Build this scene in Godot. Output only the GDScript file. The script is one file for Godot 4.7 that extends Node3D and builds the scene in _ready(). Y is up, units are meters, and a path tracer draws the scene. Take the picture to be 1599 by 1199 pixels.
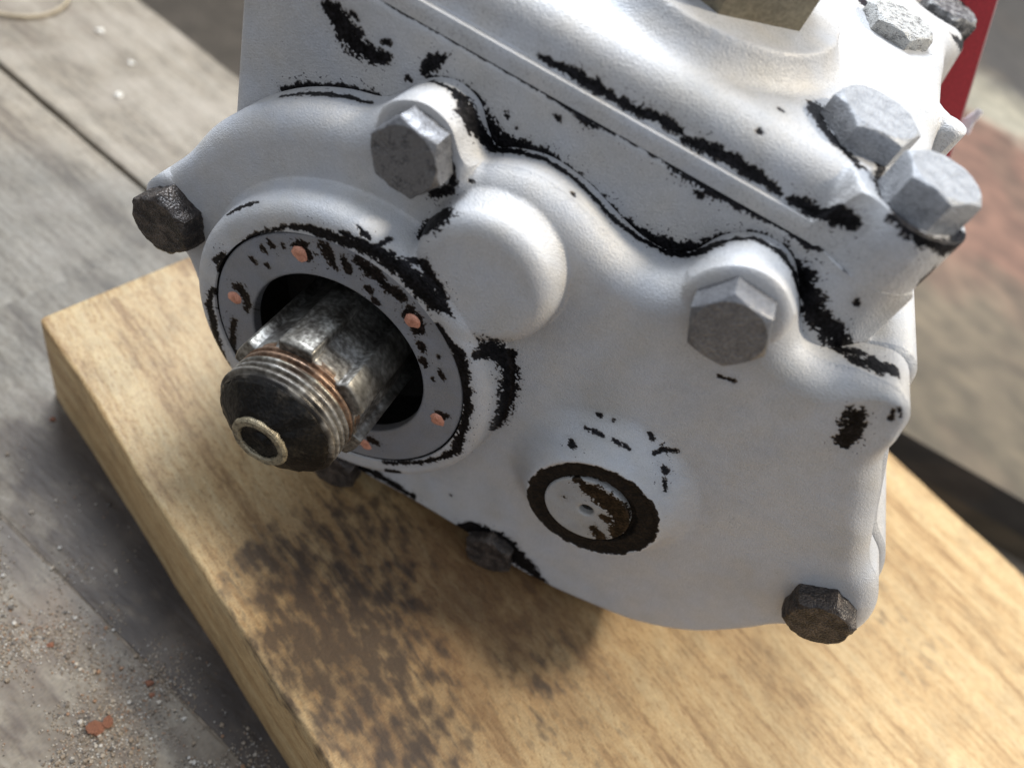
extends Node3D

# A grey painted gear housing on a wooden plank. Shapes are worked out in millimetres (MM turns them into metres).
# x runs along the top seam of the housing, y is up, z points out of the front cover; the shaft axis is the z axis.

const MM := 0.001
const SEAT := -68.0       # top of the plank
const BENCH := -113.0     # top of the workbench
var rng := RandomNumberGenerator.new()
var used := {}
var mats := {}
var outline: PackedVector2Array
var house_line: PackedVector2Array
var lid_line: PackedVector2Array
var sdf := {}

# ------------------------------------------------------------------ small helpers

func numbered(called: String) -> String:
	var k: int = used.get(called, 0)
	used[called] = k + 1
	return called if k == 0 else "%s_%03d" % [called, k]

func thing(called: String, label: String, category: String, at := Vector3.ZERO, turn := 0.0, group := "") -> Node3D:
	var o := Node3D.new()
	o.name = numbered(called)
	add_child(o, true)
	o.position = at
	o.rotation.y = turn
	tag(o, label, category, group)
	return o

func tag(o: Node3D, label: String, category: String, group := "") -> void:
	o.set_meta("label", label)
	o.set_meta("category", category)
	if group != "":
		o.set_meta("group", group)

func part(called: String, m: Mesh, mat: Material, parent: Node3D, label := "") -> MeshInstance3D:
	var o := MeshInstance3D.new()
	o.name = called
	o.mesh = m
	if mat:
		o.material_override = mat
	parent.add_child(o, true)
	if label != "":
		o.set_meta("label", label)
	return o

func lin(r: float, g: float, b: float) -> Color:
	return Color(r, g, b).linear_to_srgb()

func noise(seed_value: int, freq: float, octaves := 3, kind := FastNoiseLite.TYPE_SIMPLEX_SMOOTH) -> FastNoiseLite:
	var n := FastNoiseLite.new()
	n.noise_type = kind
	n.seed = seed_value
	n.frequency = freq
	n.fractal_octaves = octaves
	if octaves <= 1:
		n.fractal_type = FastNoiseLite.FRACTAL_NONE
	return n

func noise_bytes(seed_value: int, w: int, h: int, freq: float, octaves := 3) -> PackedByteArray:
	var im := noise(seed_value, freq, octaves).get_image(w, h, false, false, true)
	im.convert(Image.FORMAT_L8)
	return im.get_data()

# noise drawn out along the picture's width: wood grain
func grain_bytes(seed_value: int, w: int, h: int, stretch: int, freq: float, octaves := 3) -> PackedByteArray:
	var im := noise(seed_value, freq, octaves).get_image(maxi(8, w / stretch), h, false, false, true)
	im.convert(Image.FORMAT_L8)
	im.resize(w, h, Image.INTERPOLATE_CUBIC)
	return im.get_data()

func tex(w: int, h: int, format: int, data: PackedByteArray) -> ImageTexture:
	return ImageTexture.create_from_image(Image.create_from_data(w, h, false, format, data))

func smax(a: float, b: float, k: float) -> float:
	var h := maxf(k - absf(a - b), 0.0) / k
	return maxf(a, b) + h * h * k * 0.25

# how far a rounded edge has dropped: s is how far past the start of the rounding, steep beyond it
func rounding(s: float, r: float) -> float:
	if s <= 0.0:
		return 0.0
	if s < r * 0.985:
		return r - sqrt(r * r - s * s)
	return r * 0.83 + (s - r * 0.985) * 6.0

func smooth_closed(p: Array, per: int) -> PackedVector2Array:
	var o := PackedVector2Array()
	var n := p.size()
	for i in n:
		var a: Vector2 = p[(i + n - 1) % n]
		var b: Vector2 = p[i]
		var c: Vector2 = p[(i + 1) % n]
		var d: Vector2 = p[(i + 2) % n]
		for k in per:
			o.append(b.cubic_interpolate(c, a, d, float(k) / per))
	return o

# ------------------------------------------------------------------ distance fields and the mesher of cast faces

# signed distance (positive inside) of a closed line on a coarse grid
func make_sdf(key: String, line: PackedVector2Array, x0: float, y0: float, x1: float, y1: float, step: float) -> void:
	var nx := int((x1 - x0) / step) + 2
	var ny := int((y1 - y0) / step) + 2
	var f := PackedFloat32Array()
	f.resize(nx * ny)
	var n := line.size()
	for j in ny:
		for i in nx:
			var p := Vector2(x0 + i * step, y0 + j * step)
			var best := 1e9
			var inside := false
			var a := line[n - 1]
			for k in n:
				var b := line[k]
				var e := b - a
				var t := clampf((p - a).dot(e) / maxf(e.length_squared(), 1e-9), 0.0, 1.0)
				var dd := p.distance_squared_to(a + e * t)
				if dd < best:
					best = dd
				if (a.y > p.y) != (b.y > p.y) and p.x < (b.x - a.x) * (p.y - a.y) / (b.y - a.y) + a.x:
					inside = not inside
				a = b
			f[j * nx + i] = sqrt(best) if inside else -sqrt(best)
	sdf[key] = {"f": f, "nx": nx, "ny": ny, "x0": x0, "y0": y0, "s": step}

func dist(key: String, x: float, y: float) -> float:
	var g: Dictionary = sdf[key]
	var u: float = (x - g.x0) / g.s
	var v: float = (y - g.y0) / g.s
	var i := clampi(int(floor(u)), 0, g.nx - 2)
	var j := clampi(int(floor(v)), 0, g.ny - 2)
	u -= i
	v -= j
	var f: PackedFloat32Array = g.f
	var at: int = j * g.nx + i
	return lerpf(lerpf(f[at], f[at + 1], u), lerpf(f[at + g.nx], f[at + g.nx + 1], u), v)

# A face given as a height over (a, b), cut where sd is below 0, with walls down to wall_to along its outlines.
# flat_up false: (a, b, height) is (x, y, z), a front; true: (a, -z, y), a top. uv is (x, y - z), scaled to the box uvr (u0, v1, width, height).
func field_mesh(x0: float, y0: float, x1: float, y1: float, step: float, hf: Callable, sd: Callable, wall_to: float, flat_up: bool, uvr: Array) -> ArrayMesh:
	var nx := int((x1 - x0) / step) + 1
	var ny := int((y1 - y0) / step) + 1
	var ds := PackedFloat32Array()
	var hs := PackedFloat32Array()
	ds.resize(nx * ny)
	hs.resize(nx * ny)
	for j in ny:
		for i in nx:
			var x := x0 + i * step
			var y := y0 + j * step
			var d: float = sd.call(x, y)
			ds[j * nx + i] = d
			hs[j * nx + i] = hf.call(x, y, maxf(d, 0.0)) if d > -2.5 * step else 0.0
	var pos := PackedVector3Array()   # (a, b, height)
	var nor := PackedVector3Array()
	var idx := PackedInt32Array()
	var at_vertex := {}
	var grad := func(i: int, j: int) -> Vector3:
		var h0 := hs[j * nx + i]
		var l := hs[j * nx + i - 1] if i > 0 and ds[j * nx + i - 1] > -step else h0
		var r := hs[j * nx + i + 1] if i < nx - 1 and ds[j * nx + i + 1] > -step else h0
		var b := hs[(j - 1) * nx + i] if j > 0 and ds[(j - 1) * nx + i] > -step else h0
		var t := hs[(j + 1) * nx + i] if j < ny - 1 and ds[(j + 1) * nx + i] > -step else h0
		return Vector3((l - r) / (2.0 * step), (b - t) / (2.0 * step), 1.0).normalized()
	var fine := func(x: float, y: float) -> Vector3:
		var e := 0.3
		var g := []
		for o in [[-e, 0.0], [e, 0.0], [0.0, -e], [0.0, e]]:
			g.append(hf.call(x + o[0], y + o[1], maxf(sd.call(x + o[0], y + o[1]), 0.0)))
		return Vector3((g[0] - g[1]) / (2.0 * e), (g[2] - g[3]) / (2.0 * e), 1.0).normalized()
	var corner := func(i: int, j: int) -> int:
		var key := j * nx + i
		if at_vertex.has(key):
			return at_vertex[key]
		at_vertex[key] = pos.size()
		pos.append(Vector3(x0 + i * step, y0 + j * step, hs[key]))
		nor.append(fine.call(x0 + i * step, y0 + j * step) if ds[key] < 4.0 else grad.call(i, j))
		return pos.size() - 1
	var walls := []
	for j in ny - 1:
		for i in nx - 1:
			var c := [[i, j], [i + 1, j], [i + 1, j + 1], [i, j + 1]]
			var count := 0
			for q in c:
				if ds[q[1] * nx + q[0]] > 0.0:
					count += 1
			if count == 0:
				continue
			if count == 4:
				var v0: int = corner.call(i, j)
				var v1: int = corner.call(i + 1, j)
				var v2: int = corner.call(i + 1, j + 1)
				var v3: int = corner.call(i, j + 1)
				idx.append_array([v0, v2, v1, v0, v3, v2])
				continue
			var poly := []
			var cuts := []
			for k in 4:
				var p: Array = c[k]
				var q: Array = c[(k + 1) % 4]
				var kp: int = p[1] * nx + p[0]
				var kq: int = q[1] * nx + q[0]
				if ds[kp] > 0.0:
					poly.append(corner.call(p[0], p[1]))
				if (ds[kp] > 0.0) != (ds[kq] > 0.0):
					var key := 10000000 + mini(kp, kq) * 4 + (0 if p[1] == q[1] else 1)
					if not at_vertex.has(key):
						var t := ds[kp] / (ds[kp] - ds[kq])
						var x := lerpf(x0 + p[0] * step, x0 + q[0] * step, t)
						var y := lerpf(y0 + p[1] * step, y0 + q[1] * step, t)
						at_vertex[key] = pos.size()
						pos.append(Vector3(x, y, hf.call(x, y, 0.0)))
						nor.append(fine.call(x, y))
					poly.append(at_vertex[key])
					cuts.append([at_vertex[key], ds[kp] > 0.0])
			for k in range(1, poly.size() - 1):
				idx.append_array([poly[0], poly[k + 1], poly[k]])
			if cuts.size() == 2:
				# leaving then entering, going round with the inside on the left
				walls.append([cuts[0][0], cuts[1][0]] if cuts[0][1] else [cuts[1][0], cuts[0][0]])
	var wall_vertex := {}
	var wall_n := {}
	for w in walls:
		var pa := pos[w[0]]
		var pb := pos[w[1]]
		var n := Vector3(pb.y - pa.y, -(pb.x - pa.x), 0.0)
		for k in w:
			wall_n[k] = wall_n.get(k, Vector3.ZERO) + n
	for w in walls:
		var ids := []
		for k in w:
			if not wall_vertex.has(k):
				wall_vertex[k] = pos.size()
				var nn: Vector3 = wall_n[k].normalized()
				var top := pos[k]
				pos.append(top)
				pos.append(Vector3(top.x, top.y, (top.z + wall_to) * 0.5))
				pos.append(Vector3(top.x, top.y, wall_to))
				for z in 3:
					nor.append(nn if z > 0 else (nn + nor[k] * 0.6).normalized())
			ids.append(wall_vertex[k])
		var a: int = ids[0]
		var b: int = ids[1]
		idx.append_array([a, b, a + 1, b, b + 1, a + 1, a + 1, b + 1, a + 2, b + 1, b + 2, a + 2])
	var out_p := PackedVector3Array()
	var out_n := PackedVector3Array()
	var uv := PackedVector2Array()
	out_p.resize(pos.size())
	out_n.resize(pos.size())
	uv.resize(pos.size())
	for k in pos.size():
		var p := pos[k]
		var n := nor[k]
		var q := Vector3(p.x, p.z, -p.y) if flat_up else p
		out_p[k] = q * MM
		out_n[k] = Vector3(n.x, n.z, -n.y) if flat_up else n
		uv[k] = Vector2((q.x - uvr[0]) / uvr[2], (uvr[1] - (q.y - q.z)) / uvr[3])
	return arrays(out_p, out_n, uv, idx)

func arrays(p: PackedVector3Array, n: PackedVector3Array, uv: PackedVector2Array, idx: PackedInt32Array, col := PackedColorArray()) -> ArrayMesh:
	var a := []
	a.resize(Mesh.ARRAY_MAX)
	a[Mesh.ARRAY_VERTEX] = p
	a[Mesh.ARRAY_NORMAL] = n
	if uv.size():
		a[Mesh.ARRAY_TEX_UV] = uv
	if col.size():
		a[Mesh.ARRAY_COLOR] = col
	a[Mesh.ARRAY_INDEX] = idx
	var m := ArrayMesh.new()
	m.add_surface_from_arrays(Mesh.PRIMITIVE_TRIANGLES, a)
	return m

# a grid of rows x columns of points, smooth; closed joins the last column to the first
func sheet(rows: Array, closed: bool, colors := []) -> ArrayMesh:
	var st := SurfaceTool.new()
	st.begin(Mesh.PRIMITIVE_TRIANGLES)
	var n: int = rows[0].size()
	var m := rows.size()
	st.set_smooth_group(0)
	for j in m:
		for i in n:
			if colors.size():
				st.set_color(colors[j][i])
			st.set_uv(Vector2(float(i) / n, float(j) / m))
			st.add_vertex(rows[j][i] * MM)
	for j in m - 1:
		for i in (n if closed else n - 1):
			var a := j * n + i
			var b := j * n + (i + 1) % n
			for k in [a, b, a + n, b, b + n, a + n]:
				st.add_index(k)
	st.generate_normals()
	return st.commit()

# round the z axis: profile of (radius, z), going outwards and back gives a closed body
func lathe(profile: Array, sides: int, wobble := 0.0, seed_value := 1) -> ArrayMesh:
	var st := SurfaceTool.new()
	st.begin(Mesh.PRIMITIVE_TRIANGLES)
	var nz := noise(seed_value, 0.18, 2)
	var m := profile.size()
	for j in m - 1:
		st.set_smooth_group(j if absf(corner_turn(profile, j)) > 0.6 else 0)
		for i in sides:
			var q := []
			for e in [[j, i], [j, i + 1], [j + 1, i + 1], [j + 1, i]]:
				var t: float = TAU * (e[1] % sides) / sides
				var r: float = profile[e[0]].x
				var p := Vector3(cos(t) * r, sin(t) * r, profile[e[0]].y)
				if wobble > 0.0:
					p += Vector3(cos(t), sin(t), 0.8) * nz.get_noise_3dv(p * 1.5) * wobble * minf(1.0, r)
				q.append(p * MM)
			for k in [0, 2, 1, 0, 3, 2]:
				st.add_vertex(q[k])
	st.generate_normals()
	return st.commit()

func corner_turn(profile: Array, j: int) -> float:
	if j == 0:
		return 1.0
	var a: Vector2 = profile[j] - profile[j - 1]
	var b: Vector2 = profile[j + 1] - profile[j]
	return a.angle_to(b)

# hexagon bolt head with its base at z = 0: chamfered corners, edges a little uneven
func hex_head(across: float, high: float, seed_value: int, worn: float) -> ArrayMesh:
	var nz := noise(seed_value, 0.22, 2)
	var st := SurfaceTool.new()
	st.begin(Mesh.PRIMITIVE_TRIANGLES)
	var half := across * 0.5
	var per := 10
	var inner := half * 0.955
	var point := func(side: int, k: int, ring: int) -> Vector3:
		var t := (float(k) / per - 0.5) * TAU / 6.0
		var rho := half / cos(t)
		var ang := side * TAU / 6.0 + t
		var z := high
		var r := inner
		if ring == 1:
			r = rho - 0.25
			z = high - maxf(0.12, (rho - inner) * 0.50) + 0.05
		elif ring == 2:
			r = rho
			z = high - maxf(0.3, (rho - inner) * 0.56) - 0.25
		elif ring == 3:
			r = rho
			z = high * 0.45
		elif ring == 4:
			r = rho
			z = 0.0
		var p := Vector3(cos(ang) * r, sin(ang) * r, z)
		p += Vector3(cos(ang), sin(ang), 0.0) * nz.get_noise_3dv(p * 1.3) * worn * (1.0 if ring > 0 else 0.3)
		p.z += nz.get_noise_3dv(p * 1.1 + Vector3(40, 0, 0)) * worn * (0.6 if ring < 4 else 0.0)
		return p * MM
	for side in 6:
		for k in per:
			st.set_smooth_group(0)
			var c := Vector3(0, 0, high * MM)
			var a: Vector3 = point.call(side, k, 0)
			var b: Vector3 = point.call(side, k + 1, 0)
			st.add_vertex(c)
			st.add_vertex(b)
			st.add_vertex(a)
			for ring in 4:
				st.set_smooth_group(1 if ring == 0 else 2 + side)
				var p: Vector3 = point.call(side, k, ring)
				var q: Vector3 = point.call(side, k + 1, ring)
				var r: Vector3 = point.call(side, k, ring + 1)
				var s: Vector3 = point.call(side, k + 1, ring + 1)
				for v in [p, q, r, q, s, r]:
					st.add_vertex(v)
	st.generate_normals()
	return st.commit()

# ------------------------------------------------------------------ surfaces

# Painted cast metal with the paint knocked off along strokes of (u, v, radius) in mm; a few strokes are painted shade.
# box: u0, v1 (top), width, height in mm; ppm: pixels per mm. Gives a material.
func chipped_paint(chips_and_shade: Array, box: Array, ppm: float, seed_value: int, paint: Color, bare: Color, rust: Array = [], pits := 0.0) -> StandardMaterial3D:
	var w := int(box[2] * ppm)
	var h := int(box[3] * ppm)
	var f := PackedFloat32Array()
	f.resize(w * h)
	f.fill(-6.0)
	var rad := PackedFloat32Array()
	rad.resize(w * h)
	for line in chips_and_shade:
		var n: int = line.size() / 3
		for k in maxi(1, n - 1):
			var e := mini(k + 1, n - 1)
			var a := Vector2((line[k * 3] - box[0]) * ppm, (box[1] - line[k * 3 + 1]) * ppm)
			var b := Vector2((line[e * 3] - box[0]) * ppm, (box[1] - line[e * 3 + 1]) * ppm)
			var ra: float = line[k * 3 + 2]
			var rb: float = line[e * 3 + 2]
			var reach := (maxf(ra, rb) + 2.6) * ppm
			var ab := b - a
			var l2 := maxf(ab.length_squared(), 1e-6)
			for y in range(maxi(0, int(minf(a.y, b.y) - reach)), mini(h, int(maxf(a.y, b.y) + reach) + 1)):
				for x in range(maxi(0, int(minf(a.x, b.x) - reach)), mini(w, int(maxf(a.x, b.x) + reach) + 1)):
					var p := Vector2(x, y)
					var t := clampf((p - a).dot(ab) / l2, 0.0, 1.0)
					var v := lerpf(ra, rb, t) - p.distance_to(a + ab * t) / ppm
					if v > f[y * w + x]:
						f[y * w + x] = v
						rad[y * w + x] = lerpf(ra, rb, t)
	var n1 := noise_bytes(seed_value, w, h, 0.042 / ppm * 6.0, 4)
	var n2 := noise_bytes(seed_value + 1, w, h, 0.15 / ppm * 6.0, 3)
	var n3 := noise_bytes(seed_value + 2, w, h, 0.004, 4)
	var n4 := noise_bytes(seed_value + 3, w, h, 0.45, 1)
	var n5 := noise_bytes(seed_value + 4, w, h, 0.012, 3)
	var col := PackedByteArray()
	var hgt := PackedByteArray()
	var rgh := PackedByteArray()
	var met := PackedByteArray()
	col.resize(w * h * 3)
	hgt.resize(w * h)
	rgh.resize(w * h)
	met.resize(w * h)
	var pr := paint.r * 255.0
	var pg := paint.g * 255.0
	var pb := paint.b * 255.0
	for k in w * h:
		var a1 := n1[k] / 255.0 - 0.5
		var a2 := n2[k] / 255.0 - 0.5
		var fine := n4[k] / 255.0 - 0.5
		var v := f[k]
		var m := 0.0
		var worn := 0.0
		if v > -2.6:
			var amp := clampf(0.6 + rad[k] * 0.95, 0.9, 3.2)
			var deep := v + a1 * amp + a2 * 0.85 * amp
			m = clampf(deep * 3.2 + 0.5, 0.0, 1.0)
			worn = clampf(1.0 - absf(deep - 0.12) * 4.5, 0.0, 1.0)
			if v > -2.4 and v < 0.0 and rad[k] > 0.9 and n2[k] > 196 and n1[k] > 118:
				m = maxf(m, 0.85)
		# small pits and dust anywhere
		if n4[k] > 236 and n5[k] > 150:
			m = maxf(m, 0.35)
		elif pits > 0.0 and n4[k] > 214 and n5[k] > 70:
			m = maxf(m, pits)
		var tone := 1.0 + (n3[k] / 255.0 - 0.5) * 0.11 + a1 * 0.05 + fine * 0.13 + a2 * 0.05
		var warm := (n5[k] / 255.0 - 0.5) * 0.05
		var r := pr * (tone + warm * 0.6)
		var g := pg * tone
		var b := pb * (tone - warm)
		if m < 0.5 and v > -1.6 and v < 0.4:   # a grubby edge round the bare patches
			var e := (1.0 - absf(v + 0.3) / 1.6) * 0.10 * (0.5 + a1)
			r -= r * maxf(e, 0.0)
			g -= g * maxf(e, 0.0)
			b -= b * maxf(e, 0.0)
		var grime := clampf((n3[k] / 255.0 - 0.56) * 2.2 + a1 * 0.5, 0.0, 1.0) * 0.13
		r *= 1.0 - grime
		g *= 1.0 - grime * 1.04
		b *= 1.0 - grime * 1.15
		var bt := 1.05 + a2 * 1.5 + fine * 0.6 + a1 * 1.2
		worn *= clampf(0.75 + a1 * 2.4, 0.0, 1.0)
		col[k * 3] = clampi(int(lerpf(r, lerpf(bare.r * 255.0 * bt, 84.0, worn), m)), 0, 255)
		col[k * 3 + 1] = clampi(int(lerpf(g, lerpf(bare.g * 255.0 * bt, 77.0, worn), m)), 0, 255)
		col[k * 3 + 2] = clampi(int(lerpf(b, lerpf(bare.b * 255.0 * bt, 70.0, worn), m)), 0, 255)
		hgt[k] = clampi(int(lerpf(190.0 + fine * 70.0 + a2 * 40.0 + (n5[k] / 255.0 - 0.5) * 20.0, 90.0 + a2 * 60.0 + fine * 30.0, m)), 0, 255)
		rgh[k] = clampi(int(lerpf(142.0 + fine * 40.0 + a1 * 26.0, 140.0 + a2 * 80.0, m)), 0, 255)
		met[k] = int(lerpf(34.0, 225.0, m))
	for spot in rust:   # (u, v, inner radius, outer radius): a rusty ring where the boss was faced off
		var cx: float = (spot[0] - box[0]) * ppm
		var cy: float = (box[1] - spot[1]) * ppm
		var ro: float = spot[3] * ppm
		for y in range(maxi(0, int(cy - ro * 1.1)), mini(h, int(cy + ro * 1.1))):
			for x in range(maxi(0, int(cx - ro * 1.1)), mini(w, int(cx + ro * 1.1))):
				var k := y * w + x
				var ang := atan2(y - cy, x - cx)
				var edge: float = spot[3] + (n1[k] / 255.0 - 0.5) * 1.6 + (n2[k] / 255.0 - 0.5) * 0.5 - 0.5 * sin(ang * 2.0)
				var q := clampf((edge - Vector2(x - cx, y - cy).length() / ppm) * 3.0, 0.0, 1.0)
				if q <= 0.0:
					continue
				var t := n2[k] / 255.0
				var dark := 0.30 + 0.75 * t * (n1[k] / 255.0)
				col[k * 3] = int(lerpf(col[k * 3], clampf(62.0 * dark + 14.0 * (n4[k] / 255.0), 0, 255), q))
				col[k * 3 + 1] = int(lerpf(col[k * 3 + 1], clampf(50.0 * dark + 13.0 * (n4[k] / 255.0), 0, 255), q))
				col[k * 3 + 2] = int(lerpf(col[k * 3 + 2], clampf(38.0 * dark + 12.0 * (n4[k] / 255.0), 0, 255), q))
				hgt[k] = int(lerpf(hgt[k], 60.0 + 110.0 * t, q))
				rgh[k] = int(lerpf(rgh[k], 200.0, q))
				met[k] = int(lerpf(met[k], 190.0, q))
	var m := StandardMaterial3D.new()
	m.albedo_texture = tex(w, h, Image.FORMAT_RGB8, col)
	m.roughness = 1.0
	m.roughness_texture = tex(w, h, Image.FORMAT_L8, rgh)
	m.roughness_texture_channel = BaseMaterial3D.TEXTURE_CHANNEL_RED
	m.heightmap_enabled = true
	m.heightmap_texture = tex(w, h, Image.FORMAT_L8, hgt)
	m.heightmap_scale = 0.055
	m.metallic = 1.0
	m.metallic_texture = tex(w, h, Image.FORMAT_L8, met)
	m.metallic_texture_channel = BaseMaterial3D.TEXTURE_CHANNEL_RED
	m.metallic_specular = 0.5
	return m

# mottled metal or paint for small parts, laid on from three sides
func mottled(seed_value: int, dark: Color, light: Color, bias: float, hard: float, rough: float, metal: float, per_metre: float, relief := 0.03, speck := 0.0, speck_color := Color.BLACK) -> StandardMaterial3D:
	var w := 384
	var im1 := noise(seed_value, 0.016, 4).get_seamless_image(w, w, false, false, 0.2, true)
	var im2 := noise(seed_value + 1, 0.09, 3).get_seamless_image(w, w, false, false, 0.2, true)
	im1.convert(Image.FORMAT_L8)
	im2.convert(Image.FORMAT_L8)
	var a := im1.get_data()
	var b := im2.get_data()
	var col := PackedByteArray()
	var hgt := PackedByteArray()
	col.resize(w * w * 3)
	hgt.resize(w * w)
	for k in w * w:
		var t := clampf(((a[k] * 0.6 + b[k] * 0.4) / 255.0 - 0.5 + bias) * hard + 0.5, 0.0, 1.0)
		var c := dark.lerp(light, t)
		var f := 1.0 + (b[k] / 255.0 - 0.5) * 0.22
		var s := clampf((b[k] / 255.0 - 1.0 + speck) * 12.0, 0.0, 1.0) if speck > 0.0 else 0.0
		c = Color(c.r * f, c.g * f, c.b * f).lerp(speck_color, s * 0.8)
		col[k * 3] = clampi(int(c.r * 255.0), 0, 255)
		col[k * 3 + 1] = clampi(int(c.g * 255.0), 0, 255)
		col[k * 3 + 2] = clampi(int(c.b * 255.0), 0, 255)
		hgt[k] = clampi(int(b[k] * 0.6 + t * 80.0), 0, 255)
	var m := StandardMaterial3D.new()
	m.albedo_texture = tex(w, w, Image.FORMAT_RGB8, col)
	m.roughness = rough
	m.metallic = metal
	m.uv1_triplanar = true
	m.uv1_scale = Vector3.ONE * per_metre
	m.uv1_offset = Vector3(0.37, 0.21, 0.13) * (seed_value % 7)
	m.heightmap_enabled = relief > 0.0
	if relief > 0.0:
		m.heightmap_texture = tex(w, w, Image.FORMAT_L8, hgt)
		m.heightmap_scale = relief
	return m

func plain(c: Color, rough: float, metal := 0.0) -> StandardMaterial3D:
	var m := StandardMaterial3D.new()
	m.albedo_color = c
	m.roughness = rough
	m.metallic = metal
	return m

# sawn wood, grain along u. tones: deep, mid, pale. stains_and_shade: [u, v, ru, rv, strength] as shares of the picture, real dirt and painted shade alike
func wood(seed_value: int, w: int, h: int, deep: Color, mid: Color, pale: Color, stain_shade: Color, stains_and_shade: Array, blotch: float, saw: float, relief: float, dust := 0.0, dust_color := Color.GRAY) -> StandardMaterial3D:
	var g1 := grain_bytes(seed_value, w, h, 40, 0.03, 3)
	var g2 := grain_bytes(seed_value + 1, w, h, 14, 0.16, 3)
	var g3 := grain_bytes(seed_value + 2, w, h, 5, 0.35, 2)
	var b1 := noise_bytes(seed_value + 3, w, h, 0.008, 5)
	var b2 := grain_bytes(seed_value + 4, w, h, 3, 0.065, 4)
	var n4 := noise_bytes(seed_value + 5, w, h, 0.4, 1)
	var mask := PackedFloat32Array()
	mask.resize(w * h)
	var oil_shade := PackedFloat32Array()
	oil_shade.resize(w * h)
	for s in stains_and_shade:
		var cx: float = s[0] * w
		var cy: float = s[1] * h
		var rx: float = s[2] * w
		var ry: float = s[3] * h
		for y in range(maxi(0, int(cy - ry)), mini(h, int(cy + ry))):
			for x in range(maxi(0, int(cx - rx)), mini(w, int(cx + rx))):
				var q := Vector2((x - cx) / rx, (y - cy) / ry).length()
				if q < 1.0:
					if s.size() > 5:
						oil_shade[y * w + x] = maxf(oil_shade[y * w + x], s[4] * (1.0 - q * q) * (1.0 - q * q))
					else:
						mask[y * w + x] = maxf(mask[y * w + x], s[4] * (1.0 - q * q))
	var col := PackedByteArray()
	var hgt := PackedByteArray()
	col.resize(w * h * 3)
	hgt.resize(w * h)
	for k in w * h:
		var a := g1[k] / 255.0
		var b := g2[k] / 255.0
		var c := g3[k] / 255.0
		var t := clampf(a * 0.42 + b * 0.38 + c * 0.2, 0.0, 1.0)
		t = clampf((t - 0.5) * 2.3 + 0.55, 0.0, 1.0)
		var m := deep.lerp(mid, minf(t * 2.0, 1.0)).lerp(pale, maxf(t * 2.0 - 1.0, 0.0))
		m = m.lerp(deep, clampf((0.36 - c) * 2.2, 0.0, 0.5))
		var big := b1[k] / 255.0
		var mot := b2[k] / 255.0
		var d := clampf((big * 0.5 + mot * 0.5 - 0.58) * 3.2, 0.0, 1.0) * blotch
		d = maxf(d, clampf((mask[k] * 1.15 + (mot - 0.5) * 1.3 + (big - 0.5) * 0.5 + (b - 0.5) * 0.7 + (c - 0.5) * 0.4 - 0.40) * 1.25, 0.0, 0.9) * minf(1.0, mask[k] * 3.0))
		m = m.lerp(stain_shade, d)
		if oil_shade[k] > 0.0:
			m = m.lerp(Color(m.r * 0.60, m.g * 0.52, m.b * 0.42), clampf(oil_shade[k] * (1.0 + (mot - 0.5) * 0.9 + (b - 0.5) * 0.4), 0.0, 1.0))  # darkens for oily wood and for painted-in shade
		if dust > 0.0:
			m = m.lerp(dust_color, clampf((big - 0.42) * 2.4, 0.0, 1.0) * dust * (0.55 + 0.45 * mot))
		var f := 1.0 + (n4[k] / 255.0 - 0.5) * 0.18 + (mot - 0.5) * 0.16 + (big - 0.5) * 0.14
		if n4[k] > 240 and big > 0.45:
			f *= 0.62
		col[k * 3] = clampi(int(m.r * f * 255.0), 0, 255)
		col[k * 3 + 1] = clampi(int(m.g * f * 255.0), 0, 255)
		col[k * 3 + 2] = clampi(int(m.b * f * 255.0), 0, 255)
		hgt[k] = clampi(int(110.0 + (b - 0.5) * 90.0 + (c - 0.5) * 60.0 + (n4[k] / 255.0 - 0.5) * 24.0 + sin(float(k % w) * saw) * (12.0 if saw > 0.0 else 0.0) * mot), 0, 255)
	var m := StandardMaterial3D.new()
	m.albedo_texture = tex(w, h, Image.FORMAT_RGB8, col)
	m.heightmap_enabled = true
	m.heightmap_texture = tex(w, h, Image.FORMAT_L8, hgt)
	m.heightmap_scale = relief
	m.roughness = 0.62
	return m

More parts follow.
